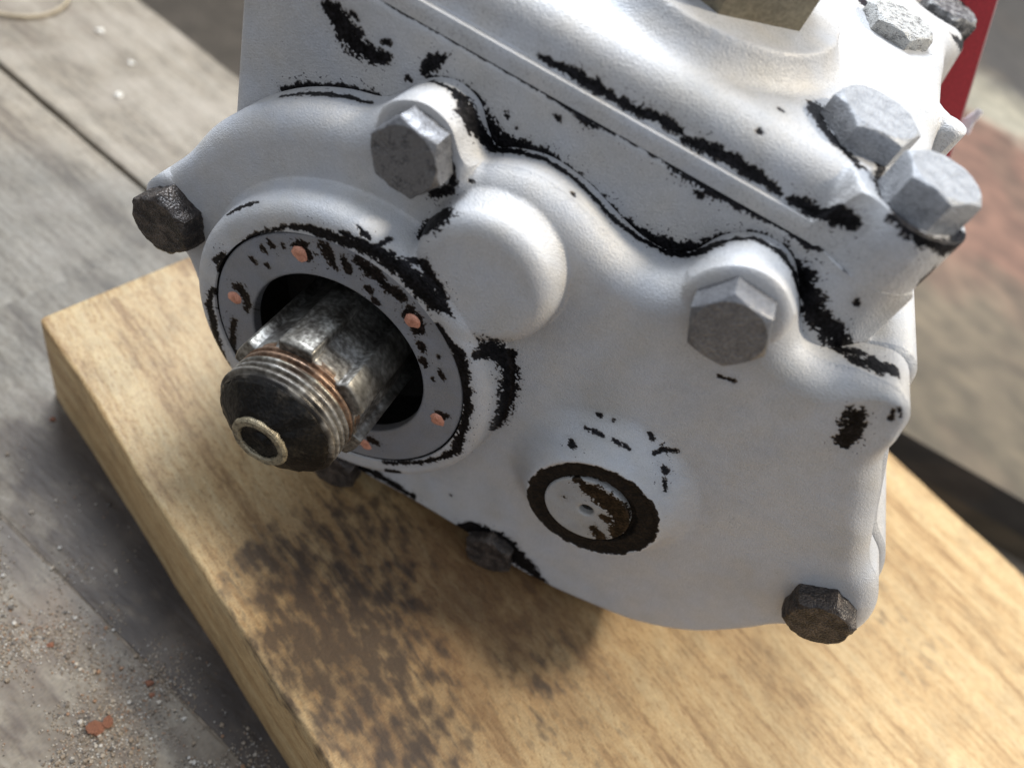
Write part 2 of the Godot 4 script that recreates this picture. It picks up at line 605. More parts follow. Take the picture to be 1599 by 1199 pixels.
# worn paint in bands across the depth of the platform: ochre, terracotta, cream, dark
func banded() -> StandardMaterial3D:
	var w := 512
	var h := 1024
	var n1 := noise_bytes(801, w, h, 0.012, 4)
	var n2 := noise_bytes(802, w, h, 0.05, 3)
	var bands := [[0.0, lin(0.078, 0.062, 0.040)], [0.09, lin(0.10, 0.078, 0.052)], [0.13, lin(0.135, 0.073, 0.050)], [0.30, lin(0.14, 0.073, 0.050)], [0.335, lin(0.26, 0.24, 0.185)], [0.40, lin(0.22, 0.20, 0.15)], [0.43, lin(0.045, 0.04, 0.036)], [1.0, lin(0.04, 0.036, 0.032)]]
	var col := PackedByteArray()
	col.resize(w * h * 3)
	for y in h:
		for x in w:
			var k := y * w + x
			var v := float(y) / h + (n1[k] / 255.0 - 0.5) * 0.05
			var c: Color = bands[0][1]
			for i in bands.size() - 1:
				if v >= bands[i][0]:
					c = bands[i][1].lerp(bands[i + 1][1], clampf((v - bands[i][0]) / (bands[i + 1][0] - bands[i][0]), 0.0, 1.0))
			var f := 0.80 + 0.42 * (n2[k] / 255.0)
			if n1[k] < 80:
				c = c.lerp(lin(0.07, 0.05, 0.034), clampf((80 - n1[k]) / 60.0, 0.0, 0.35))
			col[k * 3] = clampi(int(c.r * f * 255.0), 0, 255)
			col[k * 3 + 1] = clampi(int(c.g * f * 255.0), 0, 255)
			col[k * 3 + 2] = clampi(int(c.b * f * 255.0), 0, 255)
	var m := StandardMaterial3D.new()
	m.albedo_texture = tex(w, h, Image.FORMAT_RGB8, col)
	m.roughness = 0.85
	m.uv1_triplanar = true
	m.uv1_scale = Vector3(1.0 / 1.2, 1.0, -1.0 / 2.4)
	m.uv1_offset = Vector3(0.0, 0.0, 0.5)
	return m

# a sawn board along local x: l0..l1, across z: w0..w1, top at y = 0, thick down; uneven arrises. skew moves the l0 end by that share of the width
func board(l0: float, l1: float, w0: float, w1: float, thick: float, round_r: float, seed_value: int, tex_l: float, tex_w: float, skew := 0.0) -> ArrayMesh:
	var nz := noise(seed_value, 0.02, 3)
	var profile := []
	for c in [[w0, -thick, 180.0], [w0, 0.0, 180.0 - 90.0], [w1, 0.0, 90.0 - 90.0 + 0.0], [w1, -thick, -90.0]]:
		var cx: float = c[0] + (round_r if c[0] == w0 else -round_r)
		var cy: float = c[1] + (-round_r if c[1] == 0.0 else round_r)
		var start: float = {Vector2(w0, -thick): 270.0, Vector2(w0, 0.0): 180.0, Vector2(w1, 0.0): 90.0, Vector2(w1, -thick): 0.0}[Vector2(c[0], c[1])]
		for k in 5:
			var t := deg_to_rad(start - k * 22.5)
			profile.append(Vector2(cx + cos(t) * round_r, cy + sin(t) * round_r))
	var n := profile.size()
	var arc := [0.0]
	for k in n:
		arc.append(arc[k] + profile[k].distance_to(profile[(k + 1) % n]))
	var shift: float = arc[5]
	var ls := [l0, l0 + 0.7, l0 + 1.6]
	var l := l0 + 8.0
	while l < l1 - 8.0:
		ls.append(l)
		l += 8.0
	ls.append_array([l1 - 1.6, l1 - 0.7, l1])
	var p := PackedVector3Array()
	var uv := PackedVector2Array()
	var idx := PackedInt32Array()
	var st := SurfaceTool.new()
	st.begin(Mesh.PRIMITIVE_TRIANGLES)
	st.set_smooth_group(0)
	var m := ls.size()
	for j in m:
		var end_in := 0.0
		if j == 0 or j == m - 1:
			end_in = 1.1
		elif j == 1 or j == m - 2:
			end_in = 0.35
		for k in n + 1:
			var q: Vector2 = profile[k % n]
			var mid := Vector2((w0 + w1) * 0.5, -thick * 0.5)
			var dir := (q - mid)
			q -= Vector2(signf(dir.x), signf(dir.y)) * end_in * 0.5
			var wob := nz.get_noise_3d(ls[j] * 1.2, q.x * 1.4, q.y * 2.0)
			q += Vector2(signf(dir.x) * wob * 0.8, wob * 0.25 if q.y < -0.5 else 0.0)
			var ll: float = ls[j]
			ll += skew * (w1 - q.x) * clampf((l1 - ll) / (l1 - l0), 0.0, 1.0)
			if j == 0:
				ll += nz.get_noise_2d(q.x * 3.0, q.y * 3.0 + 90.0) * 0.8
			st.set_uv(Vector2((ll - l0) / tex_l, (arc[k] - shift) / tex_w))
			st.add_vertex(Vector3(ll, q.y, q.x) * MM)
	for j in m - 1:
		for k in n:
			var a := j * (n + 1) + k
			for e in [a, a + n + 1, a + 1, a + 1, a + n + 1, a + n + 2]:
				st.add_index(e)
	st.generate_normals()
	var body := st.commit()
	# end caps
	var cap := SurfaceTool.new()
	cap.begin(Mesh.PRIMITIVE_TRIANGLES)
	cap.append_from(body, 0, Transform3D())
	var arr := body.surface_get_arrays(0)
	var v: PackedVector3Array = arr[Mesh.ARRAY_VERTEX]
	var both := ArrayMesh.new()
	both.add_surface_from_arrays(Mesh.PRIMITIVE_TRIANGLES, arr)
	var cp := PackedVector3Array()
	var cn := PackedVector3Array()
	var cu := PackedVector2Array()
	var ci := PackedInt32Array()
	for e in [0, m - 1]:
		var first := cp.size()
		for k in n:
			var q := v[e * (n + 1) + k]
			cp.append(q)
			cn.append(Vector3(-1 if e == 0 else 1, 0, 0))
			cu.append(Vector2(-q.y / MM / tex_l * 0.25, q.z / MM / tex_w * 1.7))
		for k in range(1, n - 1):
			ci.append_array([first, first + k, first + k + 1] if e == 0 else [first, first + k + 1, first + k])
	var ca := []
	ca.resize(Mesh.ARRAY_MAX)
	ca[Mesh.ARRAY_VERTEX] = cp
	ca[Mesh.ARRAY_NORMAL] = cn
	ca[Mesh.ARRAY_TEX_UV] = cu
	ca[Mesh.ARRAY_INDEX] = ci
	both.add_surface_from_arrays(Mesh.PRIMITIVE_TRIANGLES, ca)
	return both

# a lump with flat-ish facets: grains, flakes
func pebble(seed_value: int, flat: float) -> ArrayMesh:
	var s := SphereMesh.new()
	s.radius = 0.5
	s.height = 1.0
	s.radial_segments = 7
	s.rings = 3
	var arr := s.get_mesh_arrays()
	var v: PackedVector3Array = arr[Mesh.ARRAY_VERTEX]
	var nz := noise(seed_value, 0.9, 2)
	for k in v.size():
		v[k] = v[k] * (1.0 + 0.75 * nz.get_noise_3dv(v[k] * 1.6))
		v[k].y *= flat
	var st := SurfaceTool.new()
	st.begin(Mesh.PRIMITIVE_TRIANGLES)
	var ix: PackedInt32Array = arr[Mesh.ARRAY_INDEX]
	st.set_smooth_group(-1)
	for k in ix:
		st.add_vertex(v[k])
	st.generate_normals()
	return st.commit()

# a round cord through points
func cord(points: Array, r: float, sides := 8) -> ArrayMesh:
	var rows := []
	for k in points.size():
		var a: Vector3 = points[maxi(0, k - 1)]
		var b: Vector3 = points[mini(points.size() - 1, k + 1)]
		var d := (b - a).normalized()
		var u := d.cross(Vector3.UP if absf(d.y) < 0.9 else Vector3.RIGHT).normalized()
		var w := d.cross(u)
		var row := []
		for i in sides:
			var t := TAU * i / sides
			row.append(points[k] + (u * cos(t) + w * sin(t)) * r)
		rows.append(row)
	return sheet(rows, true)

# ------------------------------------------------------------------ the cast shapes, in mm

func boss(x: float, y: float, cx: float, cy: float, r: float, top: float, edge: float) -> float:
	return top - rounding(Vector2(x - cx, y - cy).length() - (r - edge), edge)

func cover_height(x: float, y: float, d: float) -> float:
	var face := -10.0
	var r := 3.2
	if y > 10.0:
		r = lerpf(3.2, 8.0, clampf((y - 10.0) / 25.0, 0.0, 1.0))
	if x > 100.0:
		r = maxf(r, lerpf(3.2, 7.0, clampf((y + 25.0) / 40.0, 0.0, 1.0)))
	if x < -40.0:
		r = maxf(r, lerpf(3.0, 6.0, clampf((y + 10.0) / 20.0, 0.0, 1.0)))
	r = lerpf(2.6, r, smoothstep(4.0, 17.0, Vector2(x - 122.0, y - 64.0).length()))
	var h := face - rounding(r - d - 0.25, r)
	# seats of the bolts
	for s in [[3.0, 65.2, 10.6], [79.3, 68.2, 10.8], [149.5, 1.2, 11.0], [-58.8, 7.6, 10.6]]:
		var q := Vector2(x - s[0], y - s[1]).length()
		if q < s[2] + 4.0:
			h = maxf(h, face - rounding(q - s[2] + 1.8, 3.0))
	# the boss round the shaft, the blind boss and the small one below
	h = smax(h, boss(x, y, 0.0, 0.0, 45.8, 0.6, 4.6), 6.0)
	h = smax(h, boss(x, y, 28.3, 47.2, 17.6, -0.6, 5.2), 3.2)
	var q := Vector2(x - 81.0, y + 1.7).length()
	var low := 0.0 - rounding(q - 17.9, 1.6) if q < 19.3 else -0.95 - (q - 19.3) * 1.55
	h = smax(h, low, 5.5)
	if q < 18.4:
		var wob := sin(x * 1.7 + sin(y * 1.3)) * sin(y * 1.9) * 0.16
		h = minf(h, lerpf(-0.6 + wob, 0.0, clampf((q - 17.2), 0.0, 1.0)))
	if q < 12.5:
		h = -2.0
	return h

func house_height(x: float, y: float, d: float) -> float:
	var h := -25.6 - rounding(2.6 - d - 0.1, 2.6)
	var t := absf(x - 98.0)
	if y > 50.0 and t < 13.0:
		h = smax(h, -33.0 + sqrt(maxf(0.0, 169.0 - t * t)), 3.0)
	return h

func lid_height(x: float, b: float, d: float) -> float:
	var z := -b
	var slope := 0.098 * (minf(b, 118.0) - 32.0)
	var h := 86.3 + 0.0 * slope
	var dome := 96.8 + slope - rounding(10.2 - d, 7.5)
	var near := Vector2(x - 99.3, b - 33.0).length()
	if near < 24.0:
		dome = minf(dome, lerpf(97.2, dome, smoothstep(12.0, 24.0, near)))
	h = smax(h, dome, 2.2)
	h = minf(smax(h, boss(x, b, 98.0, 33.0, 13.4, 97.4, 1.6), 9.0), maxf(h, 97.5))
	# the round boss of the filler plug, with a wide hollow running up to it
	var q := Vector2(x - 41.5, b - 73.0).length()
	var top := 106.5 + 0.09 * (b - 73.0)
	var hub := top - rounding(q - 29.4, 1.2) if q < 30.6 else top - 1.4 - (q - 30.6) * 2.3
	h = smax(h, hub, 9.0)
	# seat of the corner bolt, sunk
	q = Vector2(x - 99.3, b - 33.0).length()
	if q < 12.2:
		h = minf(h, lerpf(96.1, 99.5, clampf((q - 10.4) / 1.8, 0.0, 1.0)))
	# and of the one at the back corner
	q = Vector2(x - 108.0, b - 171.0).length()
	if q < 13.5:
		h = minf(h, lerpf(100.4, 108.0, clampf((q - 11.5) / 2.0, 0.0, 1.0)))
	q = Vector2(x - 109.0, b - 85.0).length()
	if q < 8.0:
		h = smax(h, 100.6 - rounding(q - 2.2, 2.6), 2.0)
	return h

func _ready() -> void:
	rng.seed = 20240611
	# ---- camera
	var cam := Camera3D.new()
	cam.name = "camera"
	add_child(cam, true)
	cam.transform = Transform3D(Basis(Vector3(0.86588, 0.33328, -0.37306), Vector3(-0.49978, 0.60857, -0.61633), Vector3(0.02162, 0.72012, 0.69352)).orthonormalized(), Vector3(0.04929, 0.15086, 0.12018))
	var lens := CameraAttributesPhysical.new()
	lens.frustum_focal_length = 22.0
	lens.frustum_focus_distance = 0.183
	lens.frustum_near = 0.01
	lens.frustum_far = 20.0
	lens.exposure_aperture = 6.6
	cam.attributes = lens
	cam.fov = 57.1
	cam.near = 0.01
	cam.far = 20.0
	cam.current = true
	# ---- surroundings and light
	var env := Environment.new()
	env.tonemap_mode = Environment.TONE_MAPPER_LINEAR
	env.tonemap_exposure = 1.1
	env.background_mode = Environment.BG_SKY
	var sky := ProceduralSkyMaterial.new()
	sky.sky_top_color = Color(0.80, 0.84, 0.90)
	sky.sky_horizon_color = Color(0.70, 0.69, 0.68)
	sky.ground_bottom_color = Color(0.30, 0.27, 0.24)
	sky.ground_horizon_color = Color(0.45, 0.42, 0.40)
	sky.sun_angle_max = 1.0
	env.sky = Sky.new()
	env.sky.sky_material = sky
	env.background_energy_multiplier = 1.06
	env.sdfgi_enabled = true
	env.ssao_enabled = true
	env.ssil_enabled = true
	var around := WorldEnvironment.new()
	around.name = "surroundings"
	around.environment = env
	add_child(around, true)
	var sun := DirectionalLight3D.new()
	sun.name = "sun"
	sun.light_color = Color(1.0, 0.95, 0.86)
	sun.light_energy = 1.05
	sun.light_angular_distance = 7.0
	sun.shadow_enabled = true
	add_child(sun, true)
	sun.look_at_from_position(Vector3(0.88, 1.0, -0.36), Vector3.ZERO, Vector3.UP)

	# daylight from the window behind and to the left
	var window := AreaLight3D.new()
	window.name = "window_light"
	window.area_size = Vector2(0.6, 0.5)
	window.light_color = Color(0.93, 0.96, 1.0)
	window.light_energy = 3.9
	window.shadow_enabled = true
	add_child(window, true)
	window.look_at_from_position(Vector3(-0.47, 1.2, -0.68), Vector3(0.03, 0.0, 0.0), Vector3.UP)

	setting()
	gearbox()
	small_things()

# ------------------------------------------------------------------ the bench and what lies behind it

func setting() -> void:
	var ground := MeshInstance3D.new()
	ground.name = "floor"
	var pl := PlaneMesh.new()
	pl.size = Vector2(8, 8)
	ground.mesh = pl
	ground.material_override = mottled(91, lin(0.034, 0.028, 0.021), lin(0.066, 0.055, 0.043), 0.0, 1.4, 0.9, 0.0, 2.0, 0.0)
	ground.position = Vector3(0, -0.75, -1.0)
	add_child(ground, true)
	ground.set_meta("kind", "structure")

	var bench := thing("workbench", "old grey wooden workbench of wide boards under the plank", "workbench", Vector3(0, BENCH * MM, 0), deg_to_rad(-12.5))
	var k := 0
	for b in [[-197.0, -84.5], [-81.0, 62.2], [62.55, 212.0]]:
		var w := wood(300 + k * 17, 1100, 420, lin(0.072, 0.054, 0.035), lin(0.140, 0.116, 0.083), lin(0.195, 0.168, 0.128), lin(0.042, 0.028, 0.017), [[0.2, 0.44, 0.10, 0.12, 1.2], [0.3, 0.47, 0.12, 0.12, 1.4], [0.42, 0.51, 0.13, 0.12, 1.4], [0.54, 0.55, 0.13, 0.12, 1.4], [0.35, 0.48, 0.3, 0.14, 1.0, 1], [0.45, 0.53, 0.25, 0.14, 1.0, 1]] if k == 1 else [[0.5, 0.35, 0.2, 0.5, 0.3]] if k == 0 else [[0.35, 0.3, 0.5, 0.7, 0.75]], 0.35, 0.0, 0.06, 0.5 if k == 0 else 0.35 if k == 1 else 0.6, lin(0.205, 0.184, 0.154) if k < 2 else lin(0.120, 0.092, 0.064))  # middle board: shadow along the plank edge painted in as dark patches
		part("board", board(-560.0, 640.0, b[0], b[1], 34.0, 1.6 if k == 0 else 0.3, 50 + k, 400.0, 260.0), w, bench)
		k += 1

	var fill := BoxMesh.new()
	fill.size = Vector3(1.19, 0.004, 0.0018)
	var fo := part("packed_dirt", fill, mottled(93, lin(0.07, 0.055, 0.04), lin(0.15, 0.12, 0.09), 0.0, 2.0, 0.9, 0.0, 40.0, 0.02), bench)
	fo.position = Vector3(0.04, -0.00222, 0.0624)
	var gap_strip := BoxMesh.new()
	gap_strip.size = Vector3(0.7, 0.03, 0.12)
	var ro := part("added_gap_strip", gap_strip, mottled(95, lin(0.10, 0.08, 0.056), lin(0.18, 0.145, 0.105), 0.0, 1.5, 0.85, 0.0, 4.0, 0.0), bench)  # added brown strip that lends the gap its shaded tone
	ro.position = Vector3(0.40, -0.062, -0.300)

	# a painted platform behind and to the right of the bench, a gap in between
	var far := thing("painted_platform", "painted platform in ochre and terracotta beyond the gap behind the plank", "platform", Vector3(0.0, -0.116, 0.0))
	var slab := BoxMesh.new()
	slab.size = Vector3(3.0, 0.05, 2.4)
	var so := part("slab", slab, banded(), far)
	so.position = Vector3(1.66, -0.025, -0.277 - 1.2)

	var plank := thing("plank", "thick pale wooden plank with dark oily staining and painted shade under the gearbox", "plank", Vector3(0, SEAT * MM, 0), deg_to_rad(-23.96))
	var pw := wood(410, 2048, 1000, lin(0.200, 0.113, 0.042), lin(0.350, 0.230, 0.103), lin(0.415, 0.300, 0.153), lin(0.060, 0.037, 0.018), [[0.34, 0.655, 0.12, 0.085, 1.0], [0.29, 0.665, 0.07, 0.05, 0.9], [0.41, 0.65, 0.08, 0.06, 0.85], [0.36, 0.54, 0.16, 0.16, 1.0, 1], [0.30, 0.62, 0.12, 0.10, 0.7, 1], [0.42, 0.66, 0.12, 0.08, 0.6, 1], [0.29, 0.60, 0.07, 0.07, 0.7], [0.47, 0.55, 0.09, 0.10, 0.35], [0.66, 0.45, 0.10, 0.10, 0.25], [0.62, 0.22, 0.12, 0.12, 0.3]], 0.30, 0.0, 0.045)  # dirt and oily wood, with the shade under the gearbox painted in
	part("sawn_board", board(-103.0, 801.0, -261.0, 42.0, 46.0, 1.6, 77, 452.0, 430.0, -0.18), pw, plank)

# ------------------------------------------------------------------ the gearbox

func gearbox() -> void:
	var cover_chips_shade = [
		[-37.2, 72.0, 0.8, -30.7, 76.7, 1.2, -22.7, 80.8, 1.2, -15.4, 82.9, 0.8],
		[-3.4, 95.9, 0.7, 1.5, 95.9, 1.0, 6.6, 94.3, 2.3, 9.8, 90.7, 3.2, 14.7, 89.9, 2.3, 20.1, 91.9, 1.2, 27.7, 93.5, 0.9, 36.4, 92.3, 0.7, 44.2, 89.7, 0.9, 48.6, 88.2, 1.0, 55.7, 88.4, 0.9, 62.7, 89.2, 1.2, 67.1, 91.5, 1.3, 70.2, 97.0, 0.7, 75.1, 101.5, 0.7, 80.7, 101.2, 1.2, 86.0, 98.8, 1.3, 90.3, 95.0, 1.2, 94.1, 90.6, 1.3, 99.8, 88.4, 1.7, 104.8, 87.8, 1.3, 109.3, 89.5, 1.2],
		[-37.9, 27.5, 0.6, -34.3, 32.0, 0.8, -29.7, 36.4, 0.6],
		[-38.6, 10.3, 0.8, -36.4, 14.0, 1.0, -37.1, 7.3, 1.0],
		[-39.2, -0.3, 0.8, -40.0, -8.0, 1.2, -38.3, -15.4, 1.5, -36.5, -22.6, 1.5, -33.2, -29.8, 1.3],
		[-34.9, -10.1, 0.8, -36.0, 0.8, 0.6, -34.1, 15.1, 0.8, -27.7, 26.7, 0.6, -19.5, 34.4, 0.6, -13.7, 37.7, 1.0],
		[-13.1, 37.3, 1.3, -7.8, 38.7, 1.7, -2.0, 40.3, 1.5, 3.0, 41.4, 1.9, 9.9, 41.2, 2.9, 15.5, 39.3, 3.8, 20.4, 37.4, 3.1, 24.5, 36.5, 1.3],
		[11.4, 45.2, 1.2, 14.2, 45.9, 1.5, 21.3, 40.2, 1.5],
		[-2.6, 45.7, 0.8, -1.2, 44.7, 1.2, 0.7, 44.0, 0.6],
		[3.3, 43.7, 0.8, 4.9, 47.5, 0.6],
		[-6.5, 41.3, 0.8, 5.1, 43.0, 1.0, 7.2, 43.2, 1.2],
		[10.0, 53.5, 1.5, 12.3, 57.5, 2.9, 14.9, 62.0, 2.1],
		[9.2, 66.7, 1.5, 12.6, 70.2, 1.0],  # shadow of the bolt above the shaft, painted as a dark stroke
		[10.9, 75.3, 0.8, 12.3, 71.6, 1.0],  # rest of that painted bolt shadow
		[15.3, 75.0, 0.6, 15.6, 74.9, 0.6],
		[36.5, 32.8, 3.1, 40.2, 34.0, 3.1, 43.8, 28.4, 2.7, 45.8, 20.7, 2.1, 47.1, 13.7, 1.7, 46.7, 6.1, 0.8],
		[37.7, 33.0, 2.7, 34.3, 28.3, 1.2],
		[23.1, 30.9, 0.8, 27.9, 27.4, 1.2, 30.9, 25.4, 1.9, 35.1, 17.3, 1.7, 38.4, 9.0, 1.5, 39.9, -1.8, 1.5, 40.7, -7.5, 1.7, 38.0, -14.8, 0.8, 31.8, -23.4, 0.8, 22.8, -32.0, 0.8],
		[24.7, -35.1, 1.2, 27.9, -32.3, 0.6],
		[7.7, -47.0, 2.9, 15.2, -46.5, 2.5, 23.8, -45.6, 1.7, 34.1, -46.2, 1.3],
		[51.9, -49.6, 2.3, 58.4, -44.3, 4.2, 68.1, -43.1, 5.0, 78.7, -47.8, 3.8, 87.5, -51.9, 1.5],  # bare metal, widened to paint in the dark recess over the bottom bolt
		[45.0, -34.3, 0.6, 45.4, -34.2, 0.6],
		[68.7, 31.8, 0.8, 69.2, 32.0, 0.8],
		[72.4, 33.1, 0.4, 72.5, 33.2, 0.4],
		[67.9, 25.5, 0.8, 71.7, 26.2, 0.8],
		[66.0, 18.5, 0.8, 67.1, 17.0, 1.0],
		[75.2, 26.8, 0.8, 76.6, 26.6, 0.8],
		[78.2, 27.2, 0.6, 79.3, 26.7, 0.6],
		[82.3, 35.3, 0.8, 83.3, 34.4, 0.8],
		[85.9, 29.9, 0.8, 87.2, 32.9, 1.2, 90.0, 34.6, 0.6],
		[89.7, 27.2, 1.0, 91.0, 26.2, 1.0],
		[91.9, 22.9, 1.0, 93.3, 20.3, 0.8],
		[114.0, 71.0, 2.3, 115.8, 67.2, 2.5, 117.4, 63.0, 1.9],
		[116.5, 69.8, 1.3, 116.3, 68.1, 1.3],
		[85.6, 62.0, 0.4, 88.9, 62.9, 0.5],
		[36.6, 86.8, 0.6, 36.8, 86.6, 0.6],
		[108.7, 86.4, 1.9, 111.8, 87.5, 2.5, 115.0, 88.4, 2.3],
		[118.8, 76.9, 0.5, 119.9, 74.2, 0.5],
		[119.2, 78.2, 0.5, 121.0, 76.4, 0.4],
	]
	var housing_chips = [
		[-40.8, 75.3, 1.0, -34.1, 80.0, 1.3, -25.7, 83.8, 1.3, -15.7, 87.2, 1.0],
		[-4.8, 97.9, 0.8, 0.2, 97.9, 1.7, 5.4, 96.3, 4.0, 8.6, 92.6, 5.5, 13.7, 91.7, 4.0, 19.2, 93.9, 2.0, 27.0, 95.5, 1.5, 35.9, 94.3, 1.2, 43.9, 91.6, 1.5, 48.4, 90.1, 1.7, 55.6, 90.3, 1.5, 62.8, 91.1, 2.0, 67.3, 93.5, 2.2, 70.4, 99.0, 1.2, 75.5, 103.6, 1.2, 81.3, 103.3, 2.0, 86.6, 100.9, 2.2, 91.0, 97.0, 2.0, 94.9, 92.5, 2.2, 100.7, 90.3, 3.0, 105.9, 89.7, 2.2, 110.4, 91.4, 2.0],
		[8.5, 93.9, 1.9, 10.9, 91.0, 2.7, 18.5, 93.5, 1.5],
		[-31.7, 100.6, 1.7, -29.0, 99.4, 2.9, -26.1, 97.3, 2.9, -23.1, 95.8, 2.7, -19.0, 95.7, 1.9, -16.0, 97.0, 1.3],
		[-17.3, 99.9, 0.8, -16.1, 100.3, 0.8],
		[-26.0, 102.0, 0.6, -24.7, 101.8, 0.6],
		[-3.1, 103.4, 1.2, -5.0, 101.2, 1.7, -6.6, 98.2, 1.0],
		[-9.7, 95.0, 0.8, -9.1, 95.0, 0.6],
		[14.7, 99.0, 0.8, 15.1, 98.9, 0.6],
		[25.1, 104.8, 0.6, 25.9, 104.4, 0.6],
		[17.7, 97.4, 0.4, 17.8, 97.4, 0.4],
		[-18.7, 108.4, 0.4, -3.1, 108.6, 0.5, 20.4, 108.3, 0.5, 28.7, 108.0, 0.8, 38.1, 108.1, 0.6],
		[26.9, 108.5, 0.8, 30.7, 107.9, 1.5, 33.2, 106.9, 1.0],
		[37.7, 109.0, 1.0, 43.7, 109.3, 1.2, 49.9, 109.4, 1.7, 55.7, 108.8, 2.5, 60.3, 108.4, 2.1, 64.8, 108.0, 1.7, 70.2, 108.0, 1.3, 76.1, 108.6, 1.2, 80.6, 108.7, 1.0, 86.2, 108.4, 1.7, 90.1, 108.5, 1.7, 94.1, 108.2, 1.7, 99.5, 108.2, 2.5, 102.9, 107.9, 2.3, 107.3, 109.1, 1.0],
		[60.0, 105.5, 0.8, 60.8, 105.3, 0.8],
		[94.3, 104.6, 0.8, 94.7, 104.5, 0.6],
		[99.9, 99.5, 0.8, 100.5, 98.9, 0.8],
	]
	var lid_chips = [
		[16.7, 116.0, 0.8, 20.6, 116.0, 1.2, 26.0, 116.2, 1.7, 30.6, 116.2, 1.7, 34.7, 115.9, 1.0],
		[35.8, 116.0, 1.2, 40.7, 116.2, 1.5, 44.9, 117.0, 1.5, 50.2, 116.8, 1.2],
		[51.8, 115.7, 1.3, 56.1, 116.2, 1.7, 61.0, 116.9, 1.7, 66.4, 116.9, 1.9, 71.8, 116.2, 1.3],
		[73.9, 115.8, 1.0, 74.8, 115.7, 0.8],
		[77.8, 115.9, 1.3, 82.5, 115.8, 2.1, 87.2, 115.6, 2.3, 89.7, 115.2, 1.5],
		[109.0, 129.3, 1.3, 111.3, 126.4, 1.9, 112.1, 123.4, 1.3],
		[109.2, 112.8, 0.8, 109.2, 116.5, 0.8],
		[66.0, 138.1, 0.6, 66.2, 138.1, 0.6],
		[63.9, 126.3, 0.8, 64.1, 126.4, 0.8],
		[73.6, 149.0, 2.1, 76.3, 141.0, 1.8, 80.5, 137.3, 1.6, 84.5, 133.8, 1.1],
		[110.0, 254.6, 1.4, 115.0, 259.6, 1.6, 119.1, 282.0, 1.2],
		[76.3, 234.9, 2.5, 81.8, 223.3, 2.1, 88.3, 214.9, 2.1, 95.6, 219.6, 2.1],
		[85.3, 132.1, 1.2, 86.8, 132.7, 0.9],
		[90.4, 138.5, 1.1, 92.1, 128.2, 1.6, 95.3, 118.8, 2.0, 100.9, 116.8, 2.0, 106.7, 120.2, 1.8, 110.2, 127.8, 1.4],
		[73.3, 145.3, 1.4, 72.0, 148.8, 0.9],
	]
	var disc_chips = [
		[-15.2, 30.3, 2.9, -13.8, 29.6, 2.3],
		[-31.2, 5.4, 1.9, -28.5, 2.3, 1.3, -28.7, -1.6, 0.8],
		[16.1, 29.4, 2.7, 18.5, 26.5, 2.1],
		[32.8, 1.1, 1.7, 34.2, 2.4, 0.8],
		[16.8, -25.4, 1.7, 18.5, -25.2, 1.2],
		[-24.5, 27.1, 0.8, -23.4, 26.1, 1.0],
		[-25.4, 23.5, 1.0, -25.0, 23.2, 0.8],
		[-28.4, 18.1, 0.8, -27.7, 17.6, 0.8],
		[-24.0, 18.8, 0.8, -23.6, 18.6, 0.6],
		[-9.7, 34.6, 1.5, -7.6, 32.9, 1.5, -6.0, 30.8, 1.0],
		[-4.3, 34.1, 1.3, -2.1, 32.0, 1.2],
		[-0.3, 36.2, 1.7, 2.6, 35.2, 1.9],
		[4.2, 35.7, 1.7, 7.4, 33.6, 1.5, 11.9, 33.1, 1.7],
		[3.6, 29.8, 1.2, 4.4, 29.5, 0.8],
		[6.1, 27.2, 1.0, 6.7, 27.1, 0.8],
		[20.8, 21.5, 1.3, 21.5, 21.0, 1.2],
		[23.0, 16.6, 1.3, 23.8, 15.7, 1.0],
		[27.7, 16.7, 0.8, 28.8, 15.5, 1.0],
		[25.8, 21.6, 0.4, 26.1, 21.3, 0.6],
		[26.9, 12.8, 0.6, 27.2, 12.5, 0.6],
		[15.1, 31.4, 0.6, 15.3, 31.1, 0.4],
		[-32.2, -8.1, 1.0, -32.4, -16.6, 1.2, -30.6, -24.0, 1.0],
		[-20.5, 28.0, 0.6, -20.1, 27.5, 0.6],
	]
	var plug_chips = [
		[72.5, 7.0, 1.3, 77.2, 6.2, 2.5, 81.9, 5.6, 3.5, 86.5, 4.4, 3.8, 89.5, 1.1, 3.3, 91.1, -5.9, 1.9],
		[84.6, -7.7, 1.2, 88.2, -10.0, 1.7],
		[86.3, -1.2, 1.5, 84.3, -1.2, 0.8],
		[72.7, -2.1, 0.6, 73.2, -2.3, 0.4],
	]
	var paint := lin(0.432, 0.427, 0.424)
	var bare := lin(0.010, 0.0095, 0.0105)
